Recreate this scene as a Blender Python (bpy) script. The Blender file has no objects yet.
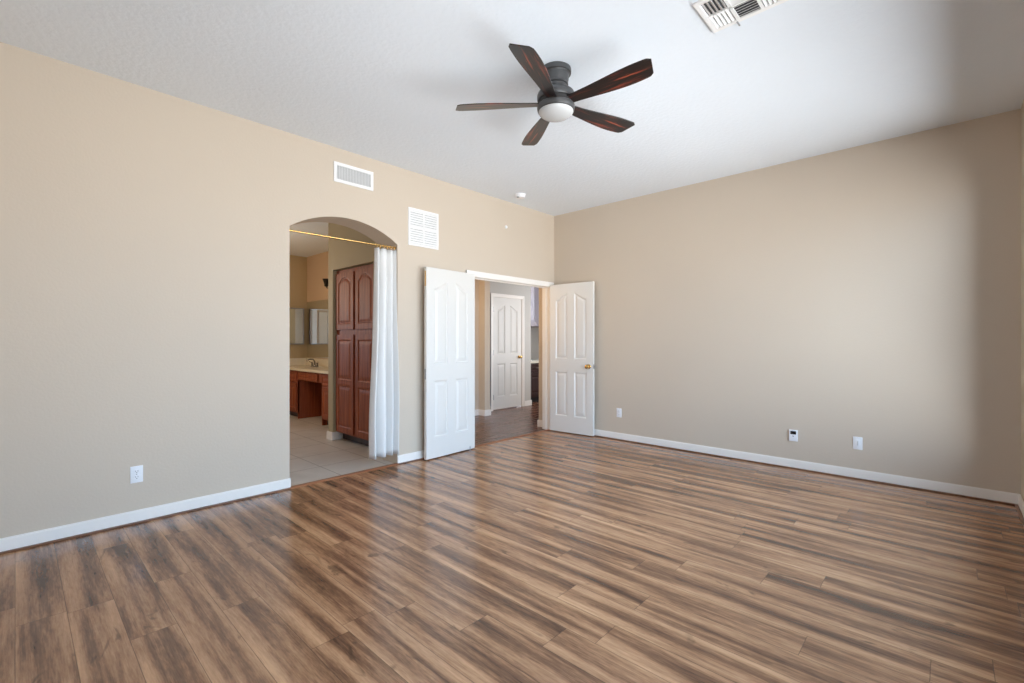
import bpy, bmesh, math, random
from mathutils import Vector, Matrix
random.seed(7)
PI = math.pi
S = bpy.context.scene
C = S.collection

# ------------------------------------------------------------------ camera, world, lights, exposure
cam_d = bpy.data.cameras.new('camera')
cam_d.sensor_width = 36.0
cam_d.lens = 466.0 / 1024.0 * 36.0
cam_d.shift_y = -1.0 / 1024.0
cam_d.clip_start = 0.02
cam = bpy.data.objects.new('camera', cam_d)
C.objects.link(cam)
cam.location = (0, 0, 1.26)
cam.rotation_euler = (PI / 2, 0, math.radians(43.16 - 90))
S.camera = cam

S.view_settings.view_transform = 'Standard'
S.view_settings.look = 'None'
S.view_settings.gamma = 1.0
S.view_settings.use_curve_mapping = False
S.view_settings.exposure = -0.29
S.cycles.use_denoising = True
S.cycles.max_bounces = 12
S.cycles.diffuse_bounces = 6
S.cycles.glossy_bounces = 5
S.cycles.caustics_reflective = False
S.cycles.caustics_refractive = False
S.cycles.sample_clamp_indirect = 8.0

world = bpy.data.worlds.new('sky')
S.world = world
world.use_nodes = True
wt = world.node_tree
wt.nodes.clear()
w_out = wt.nodes.new('ShaderNodeOutputWorld')
w_bg = wt.nodes.new('ShaderNodeBackground')
w_tc = wt.nodes.new('ShaderNodeTexCoord')
w_sep = wt.nodes.new('ShaderNodeSeparateXYZ')
w_map = wt.nodes.new('ShaderNodeMapRange')
w_map.inputs[1].default_value = -0.05
w_map.inputs[2].default_value = 0.12
w_rmp = wt.nodes.new('ShaderNodeMix')
w_rmp.data_type = 'RGBA'
GROUND = (0.91, 0.95, 0.97, 1)      # sunlit patio and yard below the horizon
SKY = (0.56, 0.80, 1.08, 1)          # bright hazy sky above it
w_rmp.inputs[6].default_value = GROUND
w_rmp.inputs[7].default_value = SKY
wt.links.new(w_tc.outputs['Generated'], w_sep.inputs[0])
wt.links.new(w_sep.outputs[2], w_map.inputs[0])
wt.links.new(w_map.outputs[0], w_rmp.inputs[0])
wt.links.new(w_rmp.outputs[2], w_bg.inputs[0])
w_bg.inputs[1].default_value = 10.5
wt.links.new(w_bg.outputs[0], w_out.inputs[0])


def area(name, loc, direction, sx, sy, power, color=(1, 1, 1), portal=False):
    l = bpy.data.lights.new(name, 'AREA')
    l.shape = 'RECTANGLE'
    l.size, l.size_y = sx, sy
    l.energy = power
    l.color = color
    l.cycles.is_portal = portal
    o = bpy.data.objects.new(name, l)
    C.objects.link(o)
    o.location = loc
    o.rotation_euler = Vector(direction).to_track_quat('-Z', 'Y').to_euler()
    return o


# bedroom window and an added side window for fill (behind the camera): daylight portals in their openings
WIN_F = (0.50, 4.98, 0.25, 2.58)     # on the front wall (y = -0.40): x0, x1, z0, z1
FILL_WIN_L = (0.50, 1.15, 0.90, 2.20)     # added as fill light, on the left wall (x = -0.75): y0, y1, z0, z1
area('side_fill_portal', (-0.92, (FILL_WIN_L[0] + FILL_WIN_L[1]) / 2, (FILL_WIN_L[2] + FILL_WIN_L[3]) / 2), (1, 0, 0), FILL_WIN_L[1] - FILL_WIN_L[0], FILL_WIN_L[3] - FILL_WIN_L[2], 1, portal=True)
area('window_portal', ((WIN_F[0] + WIN_F[1]) / 2, -0.55, (WIN_F[2] + WIN_F[3]) / 2), (0, 1, 0), WIN_F[1] - WIN_F[0], WIN_F[3] - WIN_F[2], 1, portal=True)
FILL_WIN_B = (0.45, 1.55, 1.10, 2.15)     # unseen window added to light the bathroom, on its end wall (y = 8.49): x0, x1, z0, z1
area('bath_fill_portal', ((FILL_WIN_B[0] + FILL_WIN_B[1]) / 2, 8.62, (FILL_WIN_B[2] + FILL_WIN_B[3]) / 2), (0, -1, 0), FILL_WIN_B[1] - FILL_WIN_B[0], FILL_WIN_B[3] - FILL_WIN_B[2], 1, portal=True)


def point(name, loc, power, color, r=0.06):
    l = bpy.data.lights.new(name, 'POINT')
    l.energy = power
    l.color = color
    l.shadow_soft_size = r
    o = bpy.data.objects.new(name, l)
    C.objects.link(o)
    o.location = loc
    return o


area('hall_lamp', (3.70, 5.05, 1.75), (1, 0.0, 0.05), 0.5, 0.9, 14, (1.0, 0.66, 0.34))
area('kitchen_fill', (7.4, 4.30, 1.5), (-0.45, 1, -0.02), 1.3, 1.5, 62, (0.95, 0.97, 1.0))  # added unseen light for the hall wall and door; no window modelled
point('bath_lamp', (1.75, 7.15, 1.95), 36, (1.0, 0.72, 0.46), 0.08)


# ------------------------------------------------------------------ node helper
class NT:
    def __init__(s, name):
        s.m = bpy.data.materials.new(name)
        s.m.use_nodes = True
        s.t = s.m.node_tree
        s.p = s.t.nodes['Principled BSDF']

    def n(s, kind, **kw):
        nd = s.t.nodes.new('ShaderNode' + kind)
        for k, v in kw.items():
            setattr(nd, k, v)
        return nd

    def put(s, sock, v):
        if hasattr(v, 'is_linked') or hasattr(v, 'links'):
            s.t.links.new(v, sock)
        else:
            sock.default_value = v

    def math(s, op, a, b=0.0, c=None):
        nd = s.n('Math', operation=op)
        s.put(nd.inputs[0], a)
        s.put(nd.inputs[1], b)
        if c is not None:
            s.put(nd.inputs[2], c)
        return nd.outputs[0]

    def coords(s):
        tc = s.n('TexCoord')
        sp = s.n('SeparateXYZ')
        s.t.links.new(tc.outputs['Object'], sp.inputs[0])
        return tc.outputs['Object'], sp.outputs[0], sp.outputs[1], sp.outputs[2]

    def vec(s, x, y, z=0.0):
        nd = s.n('CombineXYZ')
        s.put(nd.inputs[0], x)
        s.put(nd.inputs[1], y)
        s.put(nd.inputs[2], z)
        return nd.outputs[0]

    def noise(s, v, scale, detail=3.0, rough=0.5, dist=0.0):
        nd = s.n('TexNoise')
        s.put(nd.inputs['Vector'], v)
        nd.inputs['Scale'].default_value = scale
        nd.inputs['Detail'].default_value = detail
        nd.inputs['Roughness'].default_value = rough
        nd.inputs['Distortion'].default_value = dist
        return nd.outputs[0]

    def white(s, v):
        nd = s.n('TexWhiteNoise', noise_dimensions='3D')
        s.put(nd.inputs['Vector'], v)
        return nd.outputs['Value']

    def ramp(s, fac, stops):
        nd = s.n('ValToRGB')
        s.put(nd.inputs[0], fac)
        el = nd.color_ramp.elements
        while len(el) < len(stops):
            el.new(0.5)
        for e, (p, c) in zip(el, stops):
            e.position = p
            e.color = (*c, 1) if len(c) == 3 else c
        return nd.outputs[0]

    def mix(s, fac, a, b, mode='MIX'):
        nd = s.n('Mix', data_type='RGBA', blend_type=mode)
        s.put(nd.inputs[0], fac)
        s.put(nd.inputs[6], a if not isinstance(a, tuple) else (*a, 1)[:4])
        s.put(nd.inputs[7], b if not isinstance(b, tuple) else (*b, 1)[:4])
        return nd.outputs[2]

    def bump(s, h, strength, dist=0.01):
        nd = s.n('Bump')
        nd.inputs['Strength'].default_value = strength
        nd.inputs['Distance'].default_value = dist
        s.put(nd.inputs['Height'], h)
        s.t.links.new(nd.outputs[0], s.p.inputs['Normal'])

    def base(s, c):
        s.put(s.p.inputs['Base Color'], (*c, 1) if isinstance(c, tuple) and len(c) == 3 else c)

    def set(s, rough=None, metal=None, spec=None, coat=None):
        if rough is not None: s.put(s.p.inputs['Roughness'], rough)
        if metal is not None: s.p.inputs['Metallic'].default_value = metal
        if spec is not None: s.p.inputs['Specular IOR Level'].default_value = spec
        if coat is not None: s.p.inputs['Coat Weight'].default_value = coat
        return s.m


def srgb(r, g, b):
    f = lambda c: ((c / 255.0 + 0.055) / 1.055) ** 2.4 if c > 10 else c / 255.0 / 12.92
    return (f(r), f(g), f(b))


def plain(name, col, rough=0.5, metal=0.0, spec=0.5, var=0.04, scale=6.0):
    """A colour with a faint procedural mottling."""
    m = NT(name)
    v, x, y, z = m.coords()
    k = m.noise(v, scale, 2)
    lo = tuple(c * (1 - var) for c in col)
    hi = tuple(min(1, c * (1 + var)) for c in col)
    m.base(m.mix(k, lo, hi))
    return m.set(rough, metal, spec)


def paint(name, col, bump=0.12, scale=55.0, rough=0.6):
    m = NT(name)
    v, x, y, z = m.coords()
    k = m.noise(v, 1.3, 3)
    m.base(m.mix(k, tuple(c * 0.97 for c in col), tuple(c * 1.03 for c in col)))
    m.bump(m.noise(v, scale, 3, 0.55), bump, 0.01)
    return m.set(rough, 0, 0.4)


def planks(name, along, width, length, stops, rough, grey=0.0):
    """Laminate boards: per-board offset, cloudy dark bands and fine grain running with the board."""
    m = NT(name)
    v, x, y, z = m.coords()
    a, l = (x, y) if along == 'y' else (y, x)
    r = m.math('DIVIDE', a, width)
    row = m.math('FLOOR', r)
    off = m.white(m.vec(row, 3.7, 1.1))
    c = m.math('ADD', m.math('DIVIDE', l, length), off)
    col = m.math('FLOOR', c)
    rnd = m.white(m.vec(row, col, 0.5))
    rnd2 = m.white(m.vec(row, col, 7.5))
    sh = m.math('MULTIPLY', rnd, 37.0)
    sh2 = m.math('MULTIPLY', rnd2, 19.0)
    # broad soft bands along the board
    band = m.noise(m.vec(m.math('ADD', m.math('MULTIPLY', a, 17.0), sh), m.math('ADD', m.math('MULTIPLY', l, 0.95), sh2), sh), 1.0, 2.0, 0.5, 0.35)
    # streaks
    st = m.noise(m.vec(m.math('ADD', m.math('MULTIPLY', a, 34.0), sh2), m.math('ADD', m.math('MULTIPLY', l, 1.6), sh), sh2), 1.0, 3.0, 0.55, 0.0)
    fine = m.noise(m.vec(m.math('MULTIPLY', a, 210.0), m.math('MULTIPLY', l, 9.0), sh), 1.0, 3.0, 0.6)
    fleck = m.noise(m.vec(m.math('MULTIPLY', a, 95.0), m.math('ADD', m.math('MULTIPLY', l, 14.0), sh2), sh), 1.0, 3.0, 0.65)
    # darker blotches / knots
    kn = m.noise(m.vec(m.math('ADD', m.math('MULTIPLY', a, 11.0), sh), m.math('ADD', m.math('MULTIPLY', l, 3.2), sh2), sh), 1.0, 3.0, 0.6, 1.2)
    # boards are lighter down their middle and darker towards the long edges, each a little shifted
    fr0 = m.math('FRACT', r)
    wav = m.noise(m.vec(m.math('MULTIPLY', l, 1.3), sh, sh2), 1.0, 2.0)
    edge = m.math('COSINE', m.math('MULTIPLY', m.math('ADD', m.math('ADD', fr0, m.math('MULTIPLY', wav, 0.5)), m.math('MULTIPLY', rnd2, 0.3)), 6.2832))
    val = m.math('ADD', m.math('MULTIPLY', band, 0.62), m.math('MULTIPLY', st, 0.17))
    val = m.math('ADD', val, m.math('MULTIPLY', fine, 0.20))
    val = m.math('ADD', val, m.math('MULTIPLY', m.math('SUBTRACT', rnd, 0.5), 0.05))
    val = m.math('ADD', val, m.math('MULTIPLY', m.math('SUBTRACT', fleck, 0.5), 0.22))
    val = m.math('ADD', val, m.math('MULTIPLY', edge, -0.06))
    base = m.ramp(val, stops)
    km = m.math('SMOOTH_MIN', m.math('MAXIMUM', m.math('MULTIPLY', m.math('SUBTRACT', kn, 0.63), 7.0), 0.0), 0.6, 0.2)
    base = m.mix(m.math('MULTIPLY', km, 0.9), base, (0.028, 0.017, 0.011, 1))
    # seams
    ew = m.math('MULTIPLY', m.math('MINIMUM', fr0, m.math('SUBTRACT', 1.0, fr0)), width)
    fr1 = m.math('FRACT', c)
    el = m.math('MULTIPLY', m.math('MINIMUM', fr1, m.math('SUBTRACT', 1.0, fr1)), length)
    d = m.math('MINIMUM', ew, el)
    seam = m.math('LESS_THAN', d, 0.0014)
    base = m.mix(m.math('MULTIPLY', seam, 0.55), base, (0.02, 0.012, 0.008, 1))
    m.base(base)
    hgt = m.math('ADD', m.math('MULTIPLY', m.math('MINIMUM', d, 0.003), 330.0), m.math('MULTIPLY', fine, 0.05))
    m.bump(hgt, 0.10, 0.003)
    m.set(m.math('ADD', m.math('MULTIPLY', st, 0.10), rough), 0, 0.62)
    return m.m


def tiles(name, size, c0, c1, grout, ox=0.0, oy=0.0):
    m = NT(name)
    v, x, y, z = m.coords()
    fx = m.math('FRACT', m.math('DIVIDE', m.math('ADD', x, ox), size))
    fy = m.math('FRACT', m.math('DIVIDE', m.math('ADD', y, oy), size))
    ex = m.math('MINIMUM', fx, m.math('SUBTRACT', 1.0, fx))
    ey = m.math('MINIMUM', fy, m.math('SUBTRACT', 1.0, fy))
    d = m.math('MULTIPLY', m.math('MINIMUM', ex, ey), size)
    g = m.math('LESS_THAN', d, 0.004)
    n = m.noise(v, 3.0, 5, 0.6, 0.6)
    m.base(m.mix(g, m.mix(n, c0, c1), grout))
    m.bump(m.math('MINIMUM', d, 0.006), 0.5, 0.6)
    return m.set(0.35, 0, 0.5)


def wood(name, dark, mid, light, axis='z', rough=0.35, scale=1.0, coat=0.0):
    m = NT(name)
    v, x, y, z = m.coords()
    lo, hi = 1.6 * scale, 34.0 * scale
    sx, sy, sz = [(lo if axis == a else hi) for a in 'xyz']
    vv = m.vec(m.math('MULTIPLY', x, sx), m.math('MULTIPLY', y, sy), m.math('MULTIPLY', z, sz))
    n = m.noise(vv, 1.0, 4, 0.6, 0.4)
    m.base(m.ramp(n, [(0.25, dark), (0.5, mid), (0.75, light)]))
    return m.set(rough, 0, 0.5, coat)


M = {}
PAINT = srgb(207, 193, 176)
M['wall'] = paint('wall_paint', PAINT, 0.10, 60)
M['ceiling'] = paint('ceiling_paint', srgb(231, 238, 246), 0.40, 30, 0.7)
M['lilac'] = paint('lilac_grey_shading', srgb(146, 139, 146), 0.08, 60)  # ceiling and arch shading put into the wall colour
M['hall_wall'] = paint('hall_paint', srgb(198, 194, 188), 0.08, 60)
M['peach'] = paint('peach_paint', srgb(206, 180, 154), 0.08, 60)
M['passage'] = paint('olive_greige_paint', srgb(176, 163, 134), 0.08, 60)
M['bath_wall'] = paint('bath_wall_paint', srgb(190, 170, 135), 0.08, 60)
M['trim'] = plain('white_trim_paint', srgb(245, 240, 234), 0.35, var=0.015)
M['door'] = plain('white_door_paint', srgb(227, 224, 219), 0.38, var=0.01)
FLOOR_STOPS = [(0.31, srgb(78, 52, 39)), (0.43, srgb(124, 87, 63)), (0.55, srgb(170, 126, 93)), (0.71, srgb(206, 160, 121))]
M['floor'] = planks('laminate_boards', 'y', 0.165, 1.22, FLOOR_STOPS, 0.155)
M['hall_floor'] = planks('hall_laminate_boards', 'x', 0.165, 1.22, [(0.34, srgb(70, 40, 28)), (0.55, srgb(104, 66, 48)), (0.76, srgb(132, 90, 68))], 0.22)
M['tile'] = tiles('stone_tile', 0.50, srgb(182, 176, 168), srgb(220, 214, 206), srgb(140, 132, 122), 2.91, 0.41)
M['shoe'] = wood('brown_moulding', srgb(84, 52, 34), srgb(120, 80, 54), srgb(150, 104, 74), 'x', 0.4)
M['thresh'] = wood('threshold_wood', srgb(110, 66, 40), srgb(146, 92, 60), srgb(176, 120, 84), 'x', 0.35)
M['cherry'] = wood('cherry_wood', srgb(112, 50, 28), srgb(144, 72, 42), srgb(170, 94, 58), 'z', 0.55)
M['espresso'] = wood('espresso_wood', srgb(40, 26, 24), srgb(58, 38, 36), srgb(74, 52, 48), 'z', 0.4)
M['counter'] = plain('cream_counter', srgb(232, 224, 206), 0.2, var=0.05, scale=25)
M['brass'] = plain('brass', srgb(222, 184, 118), 0.22, 1.0, var=0.05)
M['nickel'] = plain('brushed_nickel', srgb(176, 176, 178), 0.3, 1.0, var=0.05)
M['chrome'] = plain('chrome', srgb(150, 150, 152), 0.12, 1.0, var=0.02)
M['bronze'] = plain('dark_bronze', srgb(40, 34, 30), 0.4, 0.6)
M['gunmetal'] = plain('gunmetal', srgb(94, 94, 95), 0.38, 0.75, var=0.06, scale=30)
M['plate'] = plain('white_plastic', srgb(240, 241, 244), 0.35, var=0.01)
M['slot'] = plain('dark_slot', srgb(38, 36, 36), 0.6)
M['grey_slot'] = plain('grey_slot', srgb(150, 150, 152), 0.6)
M['screen'] = plain('dark_screen', srgb(24, 27, 30), 0.15)
M['vent'] = plain('white_enamel', srgb(240, 240, 240), 0.4, var=0.01)
M['grille'] = plain('grille_shadow', srgb(208, 208, 208), 0.8)
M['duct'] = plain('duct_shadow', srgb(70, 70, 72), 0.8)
M['mirror'] = plain('mirror_glass', (0.86, 0.88, 0.87), 0.015, 1.0, var=0.0)
M['outside_frame'] = plain('window_vinyl', srgb(235, 235, 232), 0.4)

# fan lens: opal glass, unlit
m = NT('opal_lens')
v, x, y, z = m.coords()
m.base(m.mix(m.noise(v, 4, 2), srgb(184, 185, 186), srgb(194, 195, 196)))
m.set(0.25, 0, 0.5)
M['lens'] = m.m

# fan blades: streaked distressed wood, reddish over black
m = NT('streaked_blade_wood')
v, x, y, z = m.coords()
n1 = m.noise(m.vec(m.math('MULTIPLY', x, 3.0), m.math('MULTIPLY', y, 46.0), m.math('MULTIPLY', z, 2.0)), 1.0, 5, 0.65, 0.5)
n2 = m.noise(m.vec(m.math('MULTIPLY', x, 2.0), m.math('MULTIPLY', y, 15.0), 3.0), 1.0, 3, 0.5, 0.3)
k = m.math('ADD', m.math('MULTIPLY', n1, 0.65), m.math('MULTIPLY', n2, 0.45))
m.base(m.ramp(k, [(0.52, srgb(22, 20, 21)), (0.59, srgb(40, 25, 23)), (0.65, srgb(124, 54, 38)), (0.75, srgb(186, 104, 70))]))
m.set(0.34, 0, 0.6, 0.25)
M['blade'] = m.m

# curtain cloth
m = NT('white_linen')
v, x, y, z = m.coords()
wv = m.noise(m.vec(m.math('MULTIPLY', x, 300.0), m.math('MULTIPLY', y, 300.0), m.math('MULTIPLY', z, 300.0)), 1.0, 2)
m.base(m.mix(wv, srgb(226, 225, 223), srgb(238, 237, 235)))
m.bump(wv, 0.15, 0.002)
m.set(0.85, 0, 0.2)
M['linen'] = m.m

# clear pane (thin): straight-through plus a weak sheen
m = NT('clear_pane')
tr = m.n('BsdfTransparent')
gl = m.n('BsdfGlossy')
gl.inputs['Roughness'].default_value = 0.02
mx = m.n('MixShader')
fr = m.n('Fresnel')
fr.inputs[0].default_value = 1.25
m.t.links.new(fr.outputs[0], mx.inputs[0])
m.t.links.new(tr.outputs[0], mx.inputs[1])
m.t.links.new(gl.outputs[0], mx.inputs[2])
m.t.links.new(mx.outputs[0], m.t.nodes['Material Output'].inputs[0])
M['pane'] = m.m


# ------------------------------------------------------------------ mesh helpers
def box(bm, x0, x1, y0, y1, z0, z1, bev=0.0):
    t = bmesh.new()
    vs = [t.verts.new((x, y, z)) for x in (x0, x1) for y in (y0, y1) for z in (z0, z1)]
    for f in ((0, 1, 3, 2), (4, 6, 7, 5), (0, 4, 5, 1), (2, 3, 7, 6), (0, 2, 6, 4), (1, 5, 7, 3)):
        t.faces.new([vs[i] for i in f])
    bmesh.ops.recalc_face_normals(t, faces=t.faces)
    if bev:
        bmesh.ops.bevel(t, geom=list(t.edges), offset=bev, segments=2, affect='EDGES', profile=0.7)
    join(bm, t)


def join(bm, t, mat=None):
    if mat is not None:
        t.transform(mat)
    me = bpy.data.meshes.new('tmp')
    t.to_mesh(me)
    t.free()
    bm.from_mesh(me)
    bpy.data.meshes.remove(me)


def prism(bm, pts, axis, a0, a1):
    """Extrude a closed outline along an axis; pts are the two other coordinates in order."""
    t = bmesh.new()
    def mk(p, a):
        return {'x': (a, p[0], p[1]), 'y': (p[0], a, p[1]), 'z': (p[0], p[1], a)}[axis]
    lo = [t.verts.new(mk(p, a0)) for p in pts]
    hi = [t.verts.new(mk(p, a1)) for p in pts]
    t.faces.new(lo)
    t.faces.new(hi[::-1])
    n = len(pts)
    for i in range(n):
        t.faces.new((lo[i], hi[i], hi[(i + 1) % n], lo[(i + 1) % n]))
    bmesh.ops.recalc_face_normals(t, faces=t.faces)
    join(bm, t)


def lathe(bm, prof, n=40, mat=None):
    """Profile of (r, z) turned about z."""
    t = bmesh.new()
    rings = []
    for r, z in prof:
        if r < 1e-6:
            rings.append([t.verts.new((0, 0, z))])
        else:
            rings.append([t.verts.new((r * math.cos(2 * PI * i / n), r * math.sin(2 * PI * i / n), z)) for i in range(n)])
    for a, b in zip(rings, rings[1:]):
        for i in range(n):
            j = (i + 1) % n
            q = [a[i % len(a)], a[j % len(a)], b[j % len(b)], b[i % len(b)]]
            u = []
            for vv in q:
                if vv not in u: u.append(vv)
            if len(u) > 2: t.faces.new(u)
    for e in (rings[0], rings[-1]):
        if len(e) > 2: t.faces.new(e)
    bmesh.ops.recalc_face_normals(t, faces=t.faces)
    join(bm, t, mat)


def tube(bm, pts, r, n=12):
    """Round bar along a polyline."""
    t = bmesh.new()
    pts = [Vector(p) for p in pts]
    rings = []
    for i, p in enumerate(pts):
        d = (pts[min(i + 1, len(pts) - 1)] - pts[max(i - 1, 0)]).normalized()
        u = d.orthogonal().normalized() if i == 0 else (u - d * u.dot(d)).normalized()
        w = d.cross(u)
        rr = r[i] if isinstance(r, (list, tuple)) else r
        rings.append([t.verts.new(p + (u * math.cos(2 * PI * k / n) + w * math.sin(2 * PI * k / n)) * rr) for k in range(n)])
    for a, b in zip(rings, rings[1:]):
        for k in range(n):
            t.faces.new((a[k], a[(k + 1) % n], b[(k + 1) % n], b[k]))
    t.faces.new(rings[0])
    t.faces.new(rings[-1])
    bmesh.ops.recalc_face_normals(t, faces=t.faces)
    join(bm, t)


def obj(name, bm, mat, parent=None, smooth=True, loc=None, label=None):
    me = bpy.data.meshes.new(name)
    bm.to_mesh(me)
    bm.free()
    me.materials.append(M[mat] if isinstance(mat, str) else mat)
    if smooth:
        for p in me.polygons: p.use_smooth = True
        me.set_sharp_from_angle(angle=math.radians(35))
    o = bpy.data.objects.new(name, me)
    C.objects.link(o)
    if parent is not None: o.parent = parent
    if loc is not None: o.location = loc
    if label: o['label'] = label
    return o


def tag(o, label, cat, group=None, kind=None):
    o['label'] = label
    o['category'] = cat
    if group: o['group'] = group
    if kind: o['kind'] = kind
    return o


def thing(name, label, cat, loc=(0, 0, 0), rotz=0.0, group=None, kind=None):
    o = bpy.data.objects.new(name, None)
    C.objects.link(o)
    o.empty_display_size = 0.1
    o.location = loc
    o.rotation_euler = (0, 0, rotz)
    return tag(o, label, cat, group, kind)


def B():
    return bmesh.new()


def struct(name, bm, mat, label, cat, parent=None):
    return tag(obj(name, bm, mat, parent), label, cat, kind='structure')


# ------------------------------------------------------------------ bedroom shell
YB, XR, YF, XL, ZC = 4.10, 5.25, -0.40, -0.75, 3.03
AX0, AX1, AZ = 1.600, 2.665, 2.238      # arch jambs and spring line
DX0, DX1, DZ = 3.655, 5.152, 2.012      # double-door opening
TA, TD = 0.28, 0.13                     # wall thickness at the arch and at the doors

bm = B()
box(bm, XL - 0.15, XR + 0.13, YF - 0.15, YB, -0.06, 0)
struct('floor', bm, 'floor', 'brown wood-look laminate floor of the empty bedroom', 'floor')

bm = B()
box(bm, XL - 0.15, XR + 0.13, YF - 0.15, YB + TD, ZC, ZC + 0.1)
struct('ceiling', bm, 'ceiling', 'white textured bedroom ceiling above the fan', 'ceiling')


def arch_pts(n=28):
    half = (AX1 - AX0) / 2
    rise = 0.164
    R = (half * half + rise * rise) / (2 * rise)
    cx, cz = (AX0 + AX1) / 2, AZ + rise - R
    a0 = math.asin(half / R)
    return [(cx + R * math.sin(-a0 + 2 * a0 * i / n), cz + R * math.cos(-a0 + 2 * a0 * i / n)) for i in range(n + 1)]


bm = B()
XS = 3.30
box(bm, XL - 0.15, AX0, YB, YB + TA, 0, ZC)
ap = arch_pts()
prism(bm, [(AX0, ZC)] + ap + [(AX1, ZC)], 'y', YB, YB + TA)
box(bm, AX1, XS, YB, YB + TA, 0, ZC)
box(bm, XS, DX0 - 0.02, YB, YB + TD, 0, ZC)
box(bm, DX0 - 0.02, DX1 + 0.02, YB, YB + TD, DZ + 0.02, ZC)
box(bm, DX1 + 0.02, XR, YB, YB + TD, 0, ZC)
struct('wall_back', bm, 'wall', 'long beige bedroom wall with the arch and the double doorway', 'wall')

bm = B()
box(bm, XR, XR + 0.13, YF - 0.15, 4.385, 0, ZC)
struct('wall_right', bm, 'wall', 'plain taupe bedroom wall with three small white plates near the floor', 'wall')

bm = B()
x0, x1, z0, z1 = WIN_F
box(bm, XL - 0.15, x0, YF - 0.15, YF, 0, ZC)
box(bm, x1, XR, YF - 0.15, YF, 0, ZC)
box(bm, x0, x1, YF - 0.15, YF, 0, z0)
box(bm, x0, x1, YF - 0.15, YF, z1, ZC)
struct('wall_front', bm, 'wall', 'taupe window wall at the right edge beside the camera', 'wall')

bm = B()
y0, y1, z0, z1 = FILL_WIN_L
box(bm, XL - 0.15, XL, YF, y0, 0, ZC)
box(bm, XL - 0.15, XL, y1, YB, 0, ZC)
box(bm, XL - 0.15, XL, y0, y1, 0, z0)
box(bm, XL - 0.15, XL, y0, y1, z1, ZC)
struct('wall_left', bm, 'wall', 'taupe bedroom wall behind the camera', 'wall')


def window(name, label, axis, a0, a1, z0, z1, p, parts):
    """Framed glazed opening in a wall; axis is the direction the wall runs, p its mid-plane."""
    w = thing(name, label, 'window', kind='structure')
    def bx(b, u0, u1, v0, v1, d):
        if axis == 'x': box(b, u0, u1, p - d, p + d, v0, v1)
        else: box(b, p - d, p + d, u0, u1, v0, v1)
    b = B()
    f = 0.05
    bx(b, a0, a0 + f, z0, z1, 0.035)
    bx(b, a1 - f, a1, z0, z1, 0.035)
    bx(b, a0 + f, a1 - f, z0, z0 + f, 0.035)
    bx(b, a0 + f, a1 - f, z1 - f, z1, 0.035)
    for k in range(1, parts):
        u = a0 + (a1 - a0) * k / parts
        bx(b, u - 0.025, u + 0.025, z0 + f, z1 - f, 0.03)
    obj('window_frame', b, 'outside_frame', w)
    for k in range(parts):
        b = B()
        u0 = a0 + (a1 - a0) * k / parts + 0.026
        u1 = a0 + (a1 - a0) * (k + 1) / parts - 0.026
        bx(b, max(u0, a0 + f), min(u1, a1 - f), z0 + f, z1 - f, 0.003)
        obj('window_pane', b, 'pane', w)
    return w


window('window_1', 'wide white-framed bedroom window behind the camera', 'x', *WIN_F, YF - 0.09, 3)
window('fill_window_side', 'white-framed side window behind the camera, added to brighten the bedroom', 'y', *FILL_WIN_L, XL - 0.09, 2)

# baseboards with a brown shoe strip on the floor in front of them
def baseboard(name, label, segs, h=0.088, lift=0.012, shoe=None, shoe_label=None):
    b = B()
    for x0, x1, y0, y1 in segs:
        box(b, x0, x1, y0, y1, lift, h - 0.008)
        sx, sy = (0.004, 0) if (x1 - x0) < (y1 - y0) else (0, 0.004)
        box(b, x0 + sx, x1 - sx, y0 + sy, y1 - sy, h - 0.008, h)
    return struct(name, b, 'trim', label, 'baseboard')


bt = 0.016
baseboard('baseboard_back_left', 'white baseboard under the long beige wall, left of the arch', [(XL, AX0 + 0.004, YB - bt, YB)])
baseboard('baseboard_back_mid', 'short white baseboard between the arch curtain and the open door', [(AX1 - 0.004, DX0 - 0.075, YB - bt, YB)])
baseboard('baseboard_right', 'long white baseboard under the plain taupe wall', [(XR - bt, XR, YF, YB - 0.02)])
baseboard('baseboard_front', 'white baseboard turning the corner at the right edge', [(XL, XR - bt, YF, YF + bt)])
b = B()
box(b, XL, AX0, YB - 0.034, YB - 0.001, 0, 0.0115, 0.003)
struct('trim_1', b, 'shoe', 'thin brown floor strip along the baseboard left of the arch', 'trim')
b = B()
box(b, AX1, DX0 - 0.075, YB - 0.034, YB - 0.001, 0, 0.0115, 0.003)
struct('trim_2', b, 'shoe', 'thin brown floor strip between arch and doorway', 'trim')
b = B()
box(b, XR - 0.034, XR - 0.001, YF + 0.034, YB - 0.04, 0, 0.0115, 0.003)
struct('trim_3', b, 'shoe', 'thin brown floor strip along the plain taupe wall', 'trim')
b = B()
box(b, XL, XR - 0.034, YF + 0.001, YF + 0.034, 0, 0.0115, 0.003)
struct('trim_8', b, 'shoe', 'thin brown floor strip along the window wall', 'trim')
b = B()
prism(b, [(YB - 0.03, 0.0), (YB - 0.018, 0.011), (YB + 0.012, 0.012), (YB + 0.025, 0.001)], 'x', AX0, AX1)
struct('trim_4', b, 'thresh', 'thin reddish wood strip where laminate meets bathroom tile', 'trim')
b = B()
prism(b, [(YB - 0.02, 0.0), (YB - 0.006, 0.010), (YB + 0.03, 0.010), (YB + 0.045, 0.0)], 'x', DX0, DX1)
struct('trim_5', b, 'thresh', 'orange-brown threshold strip across the double doorway', 'trim')

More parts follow.
